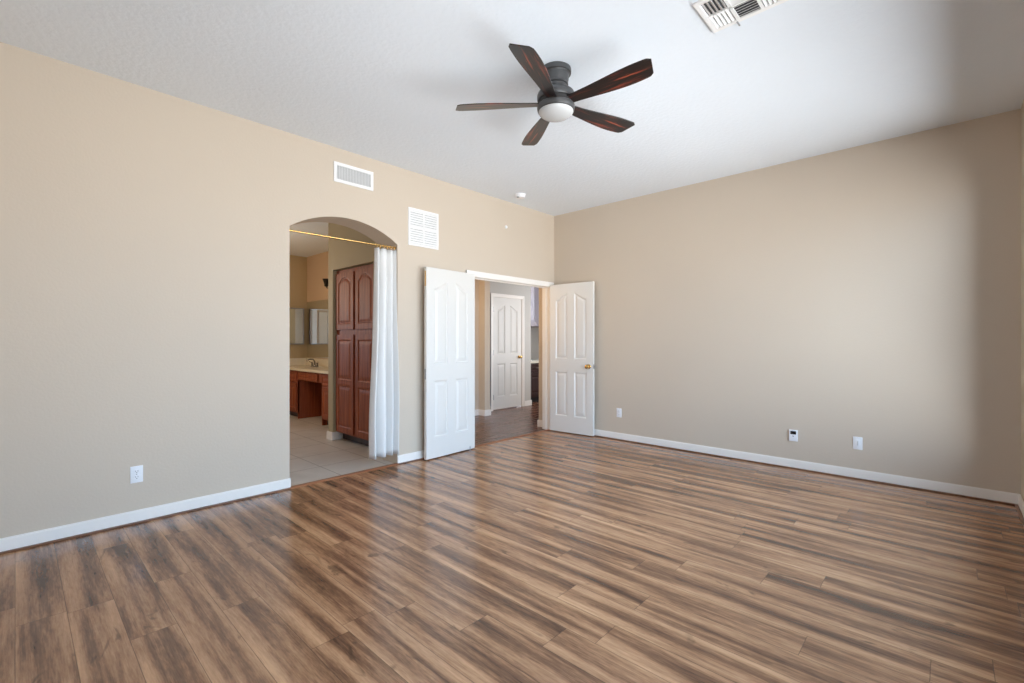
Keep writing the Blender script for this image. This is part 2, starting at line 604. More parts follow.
# ------------------------------------------------------------------ hall and room beyond the double doors
HC = 2.73
HY = 5.95
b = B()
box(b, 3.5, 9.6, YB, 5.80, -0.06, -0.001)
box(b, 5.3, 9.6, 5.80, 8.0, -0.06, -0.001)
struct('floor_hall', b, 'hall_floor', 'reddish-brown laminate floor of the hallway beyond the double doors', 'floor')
b = B()
box(b, 3.5, 9.6, YB + TD, 5.80, HC, HC + 0.1)
box(b, 5.3, 9.6, 5.80, 8.0, HC, HC + 0.1)
struct('ceiling_hall', b, 'ceiling', 'white hallway ceiling beyond the double doors', 'ceiling')
# far wall with the hall door opening
HX0, HX1 = 5.845, 6.615
b = B()
box(b, 5.48, HX0 - 0.02, HY, HY + 0.12, 0, HC)
box(b, HX1 + 0.02, 6.88, HY, HY + 0.12, 0, HC)
box(b, HX0 - 0.02, HX1 + 0.02, HY, HY + 0.12, 2.055, HC)
struct('wall_hall_far', b, 'hall_wall', 'grey hallway wall around the white panel door', 'wall')
b = B()
box(b, 5.36, 5.48, 5.65, HY + 0.12, 0, HC)
struct('wall_hall_stub', b, 'wall', 'narrow tan hallway wall return left of the white hall door', 'wall')
b = B()
box(b, 3.72, 5.36, 5.80, HY + 0.12, 0, HC)
struct('wall_hall_left', b, 'wall', 'grey hallway wall just past the left open door', 'wall')
b = B()
box(b, 3.50, 3.62, YB + TD, 5.80, 0, HC)
struct('wall_hall_side', b, 'wall', 'hallway end wall hidden beyond the left open door', 'wall')
b = B()
box(b, 6.5, 9.6, 7.3, 7.42, 0, HC)
struct('wall_kitchen_back', b, 'hall_wall', 'pale wall above the dark cabinet seen past the hallway', 'wall')
b = B()
box(b, 9.5, 9.62, 4.2, 7.3, 0, HC)
struct('wall_kitchen_side', b, 'hall_wall', 'far side wall of the room past the hallway', 'wall')
b = B()
box(b, 5.38, 9.5, 4.10, 4.22, 0, HC)
struct('wall_kitchen_near', b, 'hall_wall', 'near side wall of the room past the hallway', 'wall')
b = B()
prism(b, [(7.335, HC), (7.335, 1.69), (7.44, 1.57), (8.6, 1.57), (8.6, HC)], 'y', 6.25, 7.3)
struct('wall_kitchen_soffit', b, 'lilac', 'hanging wall section with a clipped corner, its shading coloured lilac-grey, past the hallway', 'wall')
baseboard('baseboard_hall_far', 'white baseboard right of the white hall door', [(HX1 + 0.075, 6.88 + 0.015, HY - 0.015, HY)], 0.10, 0.0)
baseboard('baseboard_hall_left', 'white baseboard of the hallway wall return left of the hall door',
          [(3.72, 5.345, 5.785, 5.80), (5.345, 5.36, 5.635, 5.80), (5.36, 5.495, 5.635, 5.65), (5.495, HX0 - 0.075, HY - 0.015, HY)], 0.10, 0.0)
baseboard('baseboard_hall_right', 'white baseboard block at the end of the hallway return wall', [(5.235, 5.25, YB + TD, 4.385), (5.235, 5.38, 4.385, 4.40)], 0.10, 0.0)


# ------------------------------------------------------------------ panelled doors
def panel_grid(bm, W, H, y, out, panels, depth=0.011, field=0.002):
    """One moulded face: a net of quads in the plane y, panels pressed in; out = +1/-1 is the outward side."""
    xs, zs = {0.0, W}, {0.0, H}
    offs = (0.0, 0.006, 0.012, 0.020, 0.034, 0.048)
    for (a, c, z0, ztop, z1max) in panels:
        for o in offs:
            xs.update((a + o, c - o))
            zs.update((z0 + o, z1max - o))
    for k in range(1, 25): xs.add(W * k / 25)
    for k in range(1, 40): zs.add(H * k / 40)
    for (a, c, z0, ztop, z1max) in panels:
        lo = min(ztop(a), ztop(c), ztop((a + c) / 2))
        if z1max - lo > 0.004:
            z = lo - 0.06
            while z < z1max:
                zs.add(z)
                z += 0.006
            x = a
            while x < c:
                xs.add(x)
                x += 0.010
    def clean(s):
        r = []
        for v in sorted(s):
            if not r or v - r[-1] > 0.0012: r.append(v)
        return r
    xs, zs = clean(xs), clean(zs)
    def h(x, z):
        for (a, c, z0, ztop, z1max) in panels:
            d = min(x - a, c - x, z - z0, (ztop(x) - z) * 0.92)
            if d > 0:
                if d < 0.012: return -depth * d / 0.012
                if d < 0.020: return -depth
                if d < 0.048: return -depth + (depth - field) * (d - 0.020) / 0.028
                return -field
        return 0.0
    t = bmesh.new()
    g = [[t.verts.new((x, y + out * h(x, z), z)) for z in zs] for x in xs]
    for i in range(len(xs) - 1):
        for j in range(len(zs) - 1):
            q = (g[i][j], g[i + 1][j], g[i + 1][j + 1], g[i][j + 1])
            t.faces.new(q if out < 0 else q[::-1])
    join(bm, t)


def smooth01(t):
    t = max(0.0, min(1.0, t))
    return t * t * (3 - 2 * t)


def leaf(W, H, y0, y1, both=True):
    """Four-panel interior door: two tall panels whose tops rise to the middle, two short ones below."""
    st, mid = W * 0.148, W * 0.165
    pw = (W - 2 * st - mid) / 2
    a0, c0 = st, st + pw
    a1, c1 = st + pw + mid, W - st
    zo, zi = 1.80 * H / 2.02, 1.885 * H / 2.02
    up = lambda x: zo + (zi - zo) * smooth01((x - a0) / (c0 - a0) * 0.92)
    dn = lambda x: zo + (zi - zo) * smooth01((c1 - x) / (c1 - a1) * 0.92)
    pan = [(a0, c0, 1.0, up, zi), (a1, c1, 1.0, dn, zi),
           (a0, c0, 0.22, lambda x: 0.82, 0.82), (a1, c1, 0.22, lambda x: 0.82, 0.82)]
    b = B()
    panel_grid(b, W, H, y0, -1, pan)
    panel_grid(b, W, H, y1, 1, pan)
    t = bmesh.new()     # the four narrow edges
    for (p, q) in (((0, 0), (0, H)), ((0, H), (W, H)), ((W, H), (W, 0)), ((W, 0), (0, 0))):
        vs = [t.verts.new(c) for c in ((p[0], y0, p[1]), (q[0], y0, q[1]), (q[0], y1, q[1]), (p[0], y1, p[1]))]
        t.faces.new(vs)
    bmesh.ops.recalc_face_normals(t, faces=t.faces)
    join(b, t)
    return b


def knob(parent, x, y, out, z, mat='brass'):
    """Round passage knob on a rose, standing out from the face at y."""
    b = B()
    rot = Matrix.Translation((x, y, z)) @ Matrix.Rotation(-PI / 2 * out, 4, 'X')
    lathe(b, [(0.0, 0), (0.032, 0), (0.032, 0.004), (0.027, 0.009), (0.012, 0.011), (0.011, 0.028), (0.015, 0.034),
              (0.025, 0.040), (0.029, 0.050), (0.027, 0.060), (0.018, 0.067), (0.0, 0.069)], 28, rot)
    return obj('knob', b, mat, parent)


def hinge(parent, x, y, z, mat='nickel'):
    b = B()
    tube(b, [(x, y, z - 0.045), (x, y, z + 0.045)], 0.007, 10)
    for zz in (-0.049, 0.049):
        tube(b, [(x, y, z + zz - 0.004), (x, y, z + zz + 0.004)], [0.005, 0.004], 10)
    box(b, x - 0.022, x + 0.018, y - 0.002, y + 0.002, z - 0.044, z + 0.044)
    return obj('hinge', b, mat, parent)


TL = 0.035
# right leaf, swung back to the plain wall
WR = 0.682
d = tag(obj('door_1', leaf(WR, 2.02, -TL, 0), 'door'), 'white panel door leaf with brass knob, open against the plain taupe wall', 'door', kind='structure')
d.location = (5.142, 4.070, 0.012)
d.rotation_euler = (0, 0, math.radians(-85.6))
knob(d, WR - 0.065, -TL, -1, 0.905)
b = B()
box(b, WR - 0.001, WR + 0.002, -0.030, -0.005, 0.875, 0.935)
tube(b, [(WR + 0.001, -0.0175, 0.905), (WR + 0.012, -0.0175, 0.905)], 0.008, 10)
obj('latch', b, 'nickel', d)
for z in (0.22, 1.0, 1.80): hinge(d, 0.0, 0.004, z, 'brass')
# left leaf, swung right round to the back wall
WL = 0.722
d = tag(obj('door_2', leaf(WL, 2.02, 0, TL), 'door'), 'white panel door leaf folded flat against the beige wall beside the doorway', 'door', kind='structure')
d.location = (3.658, 4.062, 0.012)
d.rotation_euler = (0, 0, math.radians(183.6))
b = B()
box(b, WL - 0.001, WL + 0.0015, 0.006, 0.029, 0.84, 0.95)
box(b, WL, WL + 0.0035, 0.012, 0.023, 0.875, 0.915)
obj('strike_plate', b, 'nickel', d)
b = B()
box(b, WL - 0.001, WL + 0.0015, 0.008, 0.026, 1.82, 1.98)
obj('flush_bolt', b, 'brass', d)
for z in (0.22, 1.0, 1.80): hinge(d, 0.0, -0.004, z, 'brass')
b = B()
box(b, 0.07, 0.09, 0.004, 0.030, -0.010, 0.001)
tube(b, [(0.08, TL + 0.004, -0.010), (0.08, TL + 0.004, 0.03)], 0.006, 10)
obj('foot_bolt', b, 'nickel', d)


def casing(name, label, x0, x1, zt, y0, y1, wdt=0.068, th=0.017, front=True, back=True):
    """Door lining plus stepped flat casing on either side of the wall (wall runs in x, faces y0 and y1)."""
    b = B()
    box(b, x0 - 0.02, x0, y0, y1, 0, zt)
    box(b, x1, x1 + 0.02, y0, y1, 0, zt)
    box(b, x0 - 0.02, x1 + 0.02, y0, y1, zt, zt + 0.02)
    ym = (y0 + y1) / 2 + 0.0
    for xx0, xx1 in ((x0, x0 + 0.010), (x1 - 0.010, x1)):
        box(b, xx0, xx1, ym, ym + 0.03, 0, zt)
    box(b, x0, x1, ym, ym + 0.03, zt - 0.010, zt)
    for on, yy, s in ((front, y0, -1), (back, y1, 1)):
        if not on: continue
        for w0, w1, t in ((0.004, wdt, th * 0.75), (wdt * 0.55, wdt, th)):
            ya, yb = sorted((yy, yy + s * t))
            box(b, x0 - w1, x0 - w0, ya, yb, 0, zt + w1)
            box(b, x1 + w0, x1 + w1, ya, yb, 0, zt + w1)
            box(b, x0 - w0, x1 + w0, ya, yb, zt + w0, zt + w1)
    return struct(name, b, 'trim', label, 'door frame')


casing('trim_6', 'white door frame and head casing of the open double doorway', DX0, DX1, DZ, YB, YB + TD)
casing('trim_7', 'white door frame around the closed hall door', HX0, HX1, 2.045, HY, HY + 0.12, 0.062)
# closed hall door
d = tag(obj('door_3', leaf(HX1 - HX0 - 0.006, 2.025, 0, TL), 'door'), 'closed white panel door in the hallway with hinges on its left', 'door', kind='structure')
d.location = (HX0 + 0.003, HY + 0.004, 0.018)
knob(d, HX1 - HX0 - 0.07, 0, -1, 0.93)
for z in (0.22, 1.02, 1.80): hinge(d, 0.004, -0.004, z, 'nickel')


# ------------------------------------------------------------------ bathroom beyond the arch
BX, BYE, BC = 3.62, 8.49, 2.77
Y1 = YB + TA
b = B()
box(b, 0.2, 3.5, YB, 5.81, -0.06, -0.002)
box(b, 0.2, BX + 0.1, 5.81, BYE + 0.1, -0.06, -0.002)
struct('floor_bath', b, 'tile', 'large stone-look floor tiles beyond the arch', 'floor')
b = B()
box(b, 0.0, 3.5, Y1, 5.81, BC, BC + 0.1)
box(b, 0.0, BX + 0.1, 5.81, BYE + 0.1, BC, BC + 0.1)
struct('ceiling_bath', b, 'ceiling', 'bathroom ceiling beyond the arch', 'ceiling')
b = B()
box(b, BX, BX + 0.1, 5.81, BYE, 0, BC)
struct('wall_bath_right', b, 'peach', 'peach bathroom wall above the vanity mirror', 'wall')
b = B()
x0, x1, z0, z1 = FILL_WIN_B
box(b, 0.0, x0, BYE, BYE + 0.1, 0, BC)
box(b, x1, BX + 0.1, BYE, BYE + 0.1, 0, BC)
box(b, x0, x1, BYE, BYE + 0.1, 0, z0)
box(b, x0, x1, BYE, BYE + 0.1, z1, BC)
struct('wall_bath_far', b, 'bath_wall', 'tan end wall of the bathroom holding the small framed mirror', 'wall')
b = B()
box(b, 0.08, 0.2, Y1, BYE, 0, BC)
struct('wall_bath_left', b, 'bath_wall', 'bathroom wall hidden left of the arch', 'wall')
window('fill_window_bath', 'small white-framed unseen window added to light the bathroom', 'x', *FILL_WIN_B, BYE + 0.06, 2)
# passage wall with the cabinet niche
PX = 2.750
NY0, NY1, NZ = 4.71, 5.69, 2.15
b = B()
box(b, PX, 3.35, Y1, NY0, 0, BC)
box(b, PX, 3.35, NY1, 5.81, 0, BC)
box(b, PX, 3.35, NY0, NY1, NZ, BC)
box(b, 3.30, 3.35, NY0, NY1, 0, NZ)
struct('wall_passage', b, 'passage', 'greige passage wall framing the tall cherry cabinet', 'wall')
b = B()
box(b, 3.35, 3.5, 5.69, 5.81, 0, BC)
box(b, 3.5, BX + 0.1, 5.80, 5.81, 0, BC)
struct('wall_passage_back', b, 'wall', 'hidden wall behind the tall cabinet', 'wall')
baseboard('baseboard_passage_far', 'white baseboard wrapping the wall end left of the tall cabinet', [(PX - 0.016, PX, NY1 - 0.016, 5.826), (PX, 2.875, NY1 - 0.016, NY1), (PX, 3.10, 5.81, 5.826)], 0.10, 0.0)
baseboard('baseboard_passage_near', 'short white baseboard between tall cabinet and curtain', [(PX - 0.016, PX, Y1, NY0 + 0.016), (PX, 2.875, NY0, NY0 + 0.016)], 0.10, 0.0)
# the white door that shows in the bathroom mirrors
d = tag(obj('door_4', leaf(0.74, 2.02, 0, TL), 'door'), 'white panel door on the bathroom side of the long wall, seen in the mirror', 'door', kind='structure')
d.location = (1.56, Y1 + 0.012, 0.012)
d.rotation_euler = (0, 0, 0)
d.location = (0.82, Y1 + 0.012, 0.012)


def cabinet_door(w, h, panels, th=0.02):
    """Raised-panel cabinet door in local x (0..w), z (0..h), front face at y = 0 facing -y."""
    b = B()
    panel_grid(b, w, h, 0, -1, panels, depth=0.009, field=0.001)
    t = bmesh.new()
    for (p, q) in (((0, 0), (0, h)), ((0, h), (w, h)), ((w, h), (w, 0)), ((w, 0), (0, 0))):
        vs = [t.verts.new(c) for c in ((p[0], 0, p[1]), (q[0], 0, q[1]), (q[0], th, q[1]), (p[0], th, p[1]))]
        t.faces.new(vs)
    t.faces.new([t.verts.new(c) for c in ((0, th, 0), (0, th, h), (w, th, h), (w, th, 0))])
    bmesh.ops.recalc_face_normals(t, faces=t.faces)
    join(b, t)
    return b


def arched(a, c, zs, rise):
    R = (((c - a) / 2) ** 2 + rise ** 2) / (2 * rise)
    mid = (a + c) / 2
    sh = 0.03
    hw = (c - a) / 2 - sh
    R = (hw ** 2 + rise ** 2) / (2 * rise)
    def f(x):
        dx = abs(x - mid)
        if dx >= hw: return zs
        return zs + math.sqrt(max(0, R * R - dx * dx)) - (R - rise)
    return f


# tall linen cabinet: local x runs along -y (to the right as seen), front faces local -y = world -x
LC_W = NY1 - NY0 - 0.01
t = thing('linen_cabinet', 'tall cherry-wood cabinet with arched upper doors, in the passage beyond the arch', 'cabinet', (2.80, NY1 - 0.005, 0), -PI / 2)
b = B()
box(b, 0, LC_W, 0.02, 0.49, 0.10, 2.14)
obj('body', b, 'cherry', t)
b = B()
box(b, 0, LC_W, 0.085, 0.40, 0, 0.10)
obj('toe_kick', b, 'espresso', t)
b = B()                       # face frame
for a, c in ((0, 0.04), (LC_W / 2 - 0.03, LC_W / 2 + 0.03), (LC_W - 0.04, LC_W)): box(b, a, c, 0, 0.02, 0.10, 2.14, 0.001)
for a, c in ((0.10, 0.14), (1.315, 1.41), (2.085, 2.14)): box(b, 0.04, LC_W - 0.04, 0.001, 0.02, a, c)
obj('face_frame', b, 'cherry', t)
dw = LC_W / 2 - 0.045
for x in (0.018, LC_W / 2 + 0.027):
    h = 0.70
    zs = h - 0.115
    fa = arched(0.06, dw - 0.06, zs, 0.065)
    obj('upper_door', cabinet_door(dw, h, [(0.06, dw - 0.06, 0.065, fa, zs + 0.065)]), 'cherry', t, loc=(x, -0.02, 1.395))
    h = 1.215
    obj('lower_door', cabinet_door(dw, h, [(0.06, dw - 0.06, 0.065, lambda z: 0.585, 0.585), (0.06, dw - 0.06, 0.655, lambda z: h - 0.065, h - 0.065)]), 'cherry', t, loc=(x, -0.02, 0.118))

# vanity with a knee space
VX, VH = 3.12, 0.775
t = thing('vanity', 'cherry-wood bathroom vanity base with doors, drawers and an open knee space', 'vanity', (VX, BYE, 0), -PI / 2)
LEN = BYE - 5.83            # local x from the end wall towards the passage
K0, K1 = 0.845, 1.69        # knee space
b = B()
for a, c in ((0, K0 - 0.02), (K1 + 0.02, LEN)):
    box(b, a, c, 0.02, 0.495, 0.09, VH)
box(b, K0, K1, 0.02, 0.495, VH - 0.15, VH)
box(b, K0, K1, 0.44, 0.495, 0.0, VH - 0.15)
box(b, K0 - 0.02, K0, 0.0, 0.495, 0.0, VH)
box(b, K1, K1 + 0.02, 0.0, 0.495, 0.0, VH)
obj('body', b, 'cherry', t)
for a, c in ((0, K0 - 0.02), (K1 + 0.02, LEN)):
    b = B()
    box(b, a, c, 0.07, 0.40, 0, 0.09)
    obj('toe_kick', b, 'espresso', t)
b = B()
for a, c in ((0, 0.03), (K0 - 0.05, K0), (K1, K1 + 0.05), (LEN - 0.03, LEN)): box(b, a, c, 0, 0.02, 0.09, VH, 0.001)
for a, c in ((0.03, K0 - 0.05), (K1 + 0.05, LEN - 0.03)):
    for z0, z1 in ((0.09, 0.125), (0.565, 0.60), (0.745, VH)): box(b, a, c, 0.001, 0.02, z0, z1)
box(b, K0, K1, 0.001, 0.02, VH - 0.15, VH)
obj('face_frame', b, 'cherry', t)
def flat(w, h, mgn=0.03):
    return [(mgn, w - mgn, mgn, lambda x: h - mgn, h - mgn)]
half = (K0 - 0.08) / 2
for a in (0.02, 0.02 + half + 0.01):
    obj('door', cabinet_door(half, 0.455, flat(half, 0.455, 0.05)), 'cherry', t, loc=(a, -0.02, 0.118))
    obj('drawer', cabinet_door(half, 0.15, flat(half, 0.15, 0.02)), 'cherry', t, loc=(a, -0.02, 0.598))
wk = K1 - K0 - 0.13
obj('drawer', cabinet_door(wk, 0.11, flat(wk, 0.11, 0.02)), 'cherry', t, loc=(K0 + 0.02, -0.02, 0.640))
for a in (K1 + 0.035, K1 + 0.50):
    obj('door', cabinet_door(0.44, 0.455, flat(0.44, 0.455, 0.05)), 'cherry', t, loc=(a, -0.02, 0.118))
    obj('drawer', cabinet_door(0.44, 0.15, flat(0.44, 0.15, 0.02)), 'cherry', t, loc=(a, -0.02, 0.598))
b = B()
box(b, 0, LEN, -0.035, 0.497, VH, VH + 0.038, 0.006)
t = thing('bathroom_worktop', 'cream vanity counter lying on the cherry-wood vanity', 'countertop', (VX, BYE, 0), -PI / 2)
obj('slab', b, 'counter', t)
b = B()
box(b, 0, LEN, 0.478, 0.498, VH + 0.038, VH + 0.17, 0.003)
o = tag(obj('splashback', b, 'counter'), 'long cream splash strip under the frameless mirror', 'splashback')
o.location = (VX, BYE, 0)
o.rotation_euler = (0, 0, -PI / 2)
b = B()
box(b, 0.001, 0.021, -0.02, 0.476, VH + 0.038, VH + 0.17, 0.003)
o = tag(obj('splashback', b, 'counter'), 'short cream splash strip on the tan end wall under the small framed mirror', 'splashback')
o.location = (VX, BYE, 0)
o.rotation_euler = (0, 0, -PI / 2)
# sink bowl rim set in the counter, in front of the faucet
b = B()
lathe(b, [(0.20, 0.0), (0.205, 0.006), (0.19, 0.008), (0.175, 0.004), (0.10, 0.002), (0.0, 0.001)], 36, Matrix.Translation((0.60, 0.20, VH + 0.0305)) @ Matrix.Diagonal((1.1, 0.8, 1, 1)))
obj('sink', b, 'counter', t)

# faucet: spout and two lever handles
f = thing('faucet', 'small chrome two-handle faucet on the cream vanity counter', 'faucet', (3.50, 7.90, VH + 0.038), -PI / 2)
b = B()
lathe(b, [(0.0, 0), (0.028, 0), (0.028, 0.006), (0.020, 0.016), (0.016, 0.07), (0.0, 0.075)], 20)
tube(b, [(0, 0, 0.03), (0, -0.002, 0.09), (0, -0.03, 0.125), (0, -0.08, 0.13), (0, -0.125, 0.112), (0, -0.130, 0.095)], [0.013, 0.013, 0.012, 0.011, 0.010, 0.010], 12)
obj('spout', b, 'chrome', f)
for sgn in (-1, 1):
    b = B()
    lathe(b, [(0.0, 0), (0.024, 0), (0.024, 0.005), (0.015, 0.014), (0.013, 0.05), (0.018, 0.058), (0.014, 0.07), (0.0, 0.074)], 20, Matrix.Translation((sgn * 0.10, 0, 0)))
    tube(b, [(sgn * 0.10, 0, 0.062), (sgn * 0.135, -0.012, 0.075), (sgn * 0.165, -0.02, 0.082)], [0.006, 0.006, 0.008], 10)
    obj('handle', b, 'chrome', f)

# mirrors
b = B()
box(b, BX - 0.008, BX - 0.001, 5.95, BYE - 0.012, VH + 0.18, 1.955)
tag(obj('plate_mirror', b, 'mirror', smooth=False), 'wide frameless mirror above the vanity splash strip', 'mirror')
t = thing('framed_mirror', 'small metal-framed mirror on the tan end wall above the vanity', 'mirror', (3.385, BYE, 1.515))
b = B()
w, h = 0.175, 0.325
for a in ((-w, w, h - 0.018, h), (-w, w, -h, -h + 0.018), (-w, -w + 0.018, -h + 0.018, h - 0.018), (w - 0.018, w, -h + 0.018, h - 0.018)):
    box(b, a[0], a[1], -0.026, -0.001, a[2], a[3], 0.002)
obj('frame', b, 'nickel', t)
b = B()
box(b, -w + 0.016, w - 0.016, -0.018, -0.002, -h + 0.016, h - 0.016)
obj('glass', b, 'mirror', t, smooth=False)

# wall light above the mirror (only one arm of it shows past the wall end)
t = thing('sconce', 'dark bronze wall light above the vanity mirror', 'wall light', (BX, 7.30, 2.15), PI / 2)
b = B()
box(b, -0.16, 0.16, 0.0, 0.022, -0.045, 0.045, 0.006)
obj('backplate', b, 'bronze', t)
for sx in (-0.21, 0.21):
    b = B()
    tube(b, [(sx * 0.55, 0.015, 0), (sx * 0.8, 0.05, -0.03), (sx, 0.09, -0.02), (sx, 0.10, 0.01)], 0.008, 10)
    lathe(b, [(0.0, 0.0), (0.022, 0.0), (0.034, 0.018), (0.034, 0.026), (0.0, 0.026)], 20, Matrix.Translation((sx, 0.10, 0.0)))
    obj('arm', b, 'bronze', t)
    b = B()
    lathe(b, [(0.030, 0.0), (0.036, 0.03), (0.052, 0.075), (0.062, 0.10), (0.058, 0.10), (0.033, 0.03), (0.027, 0.002)], 24, Matrix.Translation((sx, 0.10, 0.026)))
    obj('lamp_shade', b, 'bronze', t)

# ------------------------------------------------------------------ curtain in the arch
RY, RZ = YB + 0.032, 2.207
b = B()
tube(b, [(AX0 + 0.002, RY, RZ), (2.2, RY, RZ), (2.2, RY, RZ), (AX1 - 0.002, RY, RZ)], 0.0085, 14)
for xx in (AX0 + 0.001, AX1 - 0.015):
    tube(b, [(xx, RY, RZ), (xx + 0.014, RY, RZ)], 0.014, 14)
rod = tag(obj('curtain_rod', b, 'brass'), 'thin brass tension rod spanning the arch', 'curtain rod')

cur = thing('curtain', 'white fabric curtain bunched at the right side of the arch', 'curtain', (2.545, RY, 0))
NF = 3.4
b = B()
nu, nv = 132, 40
ztop, zbot = RZ - 0.032, 0.105
grid = []
for j in range(nv + 1):
    q = j / nv
    z = ztop + (zbot - ztop) * q
    row = []
    xl = -0.116 - 0.070 * smooth01(q * 1.15) ** 1.0
    xr = 0.105 + 0.016 * smooth01(q)
    amp = 0.042 + 0.040 * smooth01(q * 1.4)
    for i in range(nu + 1):
        s = i / nu
        # rounded pleats parted by narrow deep gaps, of uneven width, drifting a little on the way down
        ph = PI * NF * (s + 0.045 * math.sin(6.5 * s + 0.4)) + 0.22 * math.sin(q * 2.3 + s * 5)
        w = 1.0 - 2.0 * abs(math.sin(ph)) ** 0.6
        x = xl + (xr - xl) * (s + 0.008 * math.sin(2 * ph) * (0.4 + q))
        y = amp * w * (0.8 + 0.2 * math.sin(5.3 * s + 1.0)) + 0.006 * math.sin(9 * q + 5 * s)
        row.append(b.verts.new((x, y, z)))
    grid.append(row)
for j in range(nv):
    for i in range(nu):
        b.faces.new((grid[j][i], grid[j][i + 1], grid[j + 1][i + 1], grid[j + 1][i]))
bmesh.ops.recalc_face_normals(b, faces=b.faces)
o = obj('fabric', b, 'linen', cur)
for p in o.data.polygons: p.use_smooth = True
md = o.modifiers.new('thickness', 'SOLIDIFY')
md.thickness = 0.0025
md.offset = 0
for k in range(6):
    b = B()
    xx = -0.098 + 0.039 * k + random.uniform(-0.004, 0.004)
    n = 20
    tube(b, [(xx + 0.004 * math.sin(2 * PI * i / n), 0.021 * math.sin(2 * PI * i / n), RZ - 0.012 + 0.024 * math.cos(2 * PI * i / n)) for i in range(n + 1)], 0.0026, 8)
    obj('ring', b, 'brass', cur)

# ------------------------------------------------------------------ ceiling fan
FX, FY = 2.421, 1.876
fan = thing('ceiling_fan', 'dark five-blade ceiling fan with round white light', 'ceiling fan', (FX, FY, ZC))
b = B()
lathe(b, [(0.0, 0), (0.098, 0), (0.100, -0.012), (0.098, -0.030), (0.090, -0.034), (0.088, -0.040)], 48)
obj('canopy', b, 'gunmetal', fan)
b = B()
lathe(b, [(0.0, -0.038), (0.086, -0.038), (0.082, -0.070), (0.078, -0.092), (0.080, -0.096), (0.080, -0.104), (0.073, -0.108), (0.071, -0.128),
          (0.078, -0.134), (0.100, -0.142), (0.118, -0.156), (0.123, -0.170), (0.123, -0.196), (0.120, -0.204), (0.0, -0.204)], 48)
obj('motor', b, 'gunmetal', fan)
b = B()
lathe(b, [(0.0, -0.236), (0.119, -0.236), (0.123, -0.240), (0.123, -0.256), (0.119, -0.270), (0.114, -0.274), (0.0, -0.274)], 48)
obj('light_housing', b, 'gunmetal', fan)
b = B()
lathe(b, [(0.0, -0.203), (0.114, -0.203), (0.114, -0.237), (0.0, -0.237)], 48)
obj('blade_hub', b, 'slot', fan)
b = B()
lathe(b, [(0.113, -0.268), (0.113, -0.278), (0.108, -0.288), (0.090, -0.301), (0.060, -0.312), (0.030, -0.317), (0.0, -0.318)], 48)
obj('lens', b, 'lens', fan, label='white opal glass light lens')
# blade outline in local x (out along the blade), y (across)
def blade_bm():
    b = B()
    out = []
    up, lo = [], []
    N = 26
    for i in range(N + 1):
        s = i / N
        x = 0.085 + 0.575 * s
        hw = 0.039 + 0.034 * smooth01(s / 0.80) - 0.006 * max(0, (s - 0.75) / 0.25) ** 2
        skew = 0.006 * math.sin(PI * s)
        r = 0.030
        cut = 0.0
        if s > 0.94: cut = 0.016 * ((s - 0.94) / 0.06) ** 2.2
        up.append((x - 0.016 * s, hw + skew - cut))
        lo.append((x + 0.014 * s * s, -hw + skew + cut))
    pts = up + lo[::-1]
    prism(b, pts, 'z', -0.003, 0.003)
    bmesh.ops.bevel(b, geom=[e for e in b.edges if abs(e.verts[0].co.z - e.verts[1].co.z) < 1e-6 and len(e.link_faces) == 2 and any(len(f.verts) > 8 for f in e.link_faces)],
                    offset=0.0012, segments=1, affect='EDGES')
    return b
fwd = math.radians(43.16)
first = None
pm = None
for k in range(5):
    ang_img = math.radians(-85.8 + 72.0 * k)       # angle from the view axis towards the right
    a = fwd - ang_img
    if first is None:
        o = obj('blade', blade_bm(), 'blade', fan, smooth=False)
        first = o
    else:
        o = first.copy()
        C.objects.link(o)
        o.parent = fan
    o.location = (0, 0, -0.224)
    o.rotation_mode = 'XYZ'
    o.rotation_euler = (math.radians(-12.0), 0, a)

# ------------------------------------------------------------------ vents
def wall_vent(label, xc, zc, w, h, louvre, cols, group=None):
    """Grille on the back wall; local x runs to the left in the picture (-x), local y into the room."""
    t = thing('wall_vent', label, 'vent', (xc, YB, zc), PI)
    b = B()
    fr = 0.030 if louvre == 'v' else 0.024
    box(b, -w, w, 0, 0.010, h - fr, h, 0.003)
    box(b, -w, w, 0, 0.010, -h, -h + fr, 0.003)
    box(b, -w, -w + fr, 0, 0.010, -h + fr, h - fr, 0.003)
    box(b, w - fr, w, 0, 0.010, -h + fr, h - fr, 0.003)
    obj('frame', b, 'vent', t)
    b = B()
    box(b, -w + fr, w - fr, 0.0005, 0.002, -h + fr, h - fr)
    obj('backing', b, 'grille' if louvre == 'v' else 'grey_slot', t)
    if louvre == 'v':
        n = 22
        for k in range(n):
            x = -w + fr + (2 * w - 2 * fr) * (k + 0.5) / n
            b = B()
            r = B()
            box(r, -0.0012, 0.0012, -0.007, 0.007, -h + fr, h - fr)
            join(b, r, Matrix.Translation((x, 0.0072, 0)) @ Matrix.Rotation(math.radians(-38), 4, 'Z') @ Matrix.Scale(0.8, 4, (0, 1, 0)))
            obj('louvre', b, 'vent', t)
    else:
        b = B()
        box(b, -0.008, 0.008, 0.001, 0.0105, -h + fr, h - fr)
        box(b, -w + fr, w - fr, 0.001, 0.0105, -0.006, 0.006)
        obj('divider', b, 'vent', t)
        n = 14
        for k in range(n):
            z = -h + fr + (2 * h - 2 * fr) * (k + 0.5) / n
            b = B()
            r = B()
            box(r, -w + fr, w - fr, -0.0115, 0.0115, -0.0011, 0.0011)
            join(b, r, Matrix.Translation((0, 0.0068, z)) @ Matrix.Rotation(math.radians(-72), 4, 'X') @ Matrix.Scale(1.0, 4, (0, 1, 0)))
            obj('louvre', b, 'vent', t)
    return t


wall_vent('rectangular white vent with vertical louvres high above the arch', 2.189, 2.807, 0.200, 0.092, 'v', 1)
wall_vent('square white return grille with horizontal louvres right of the arch', 2.988, 2.452, 0.195, 0.197, 'h', 2)

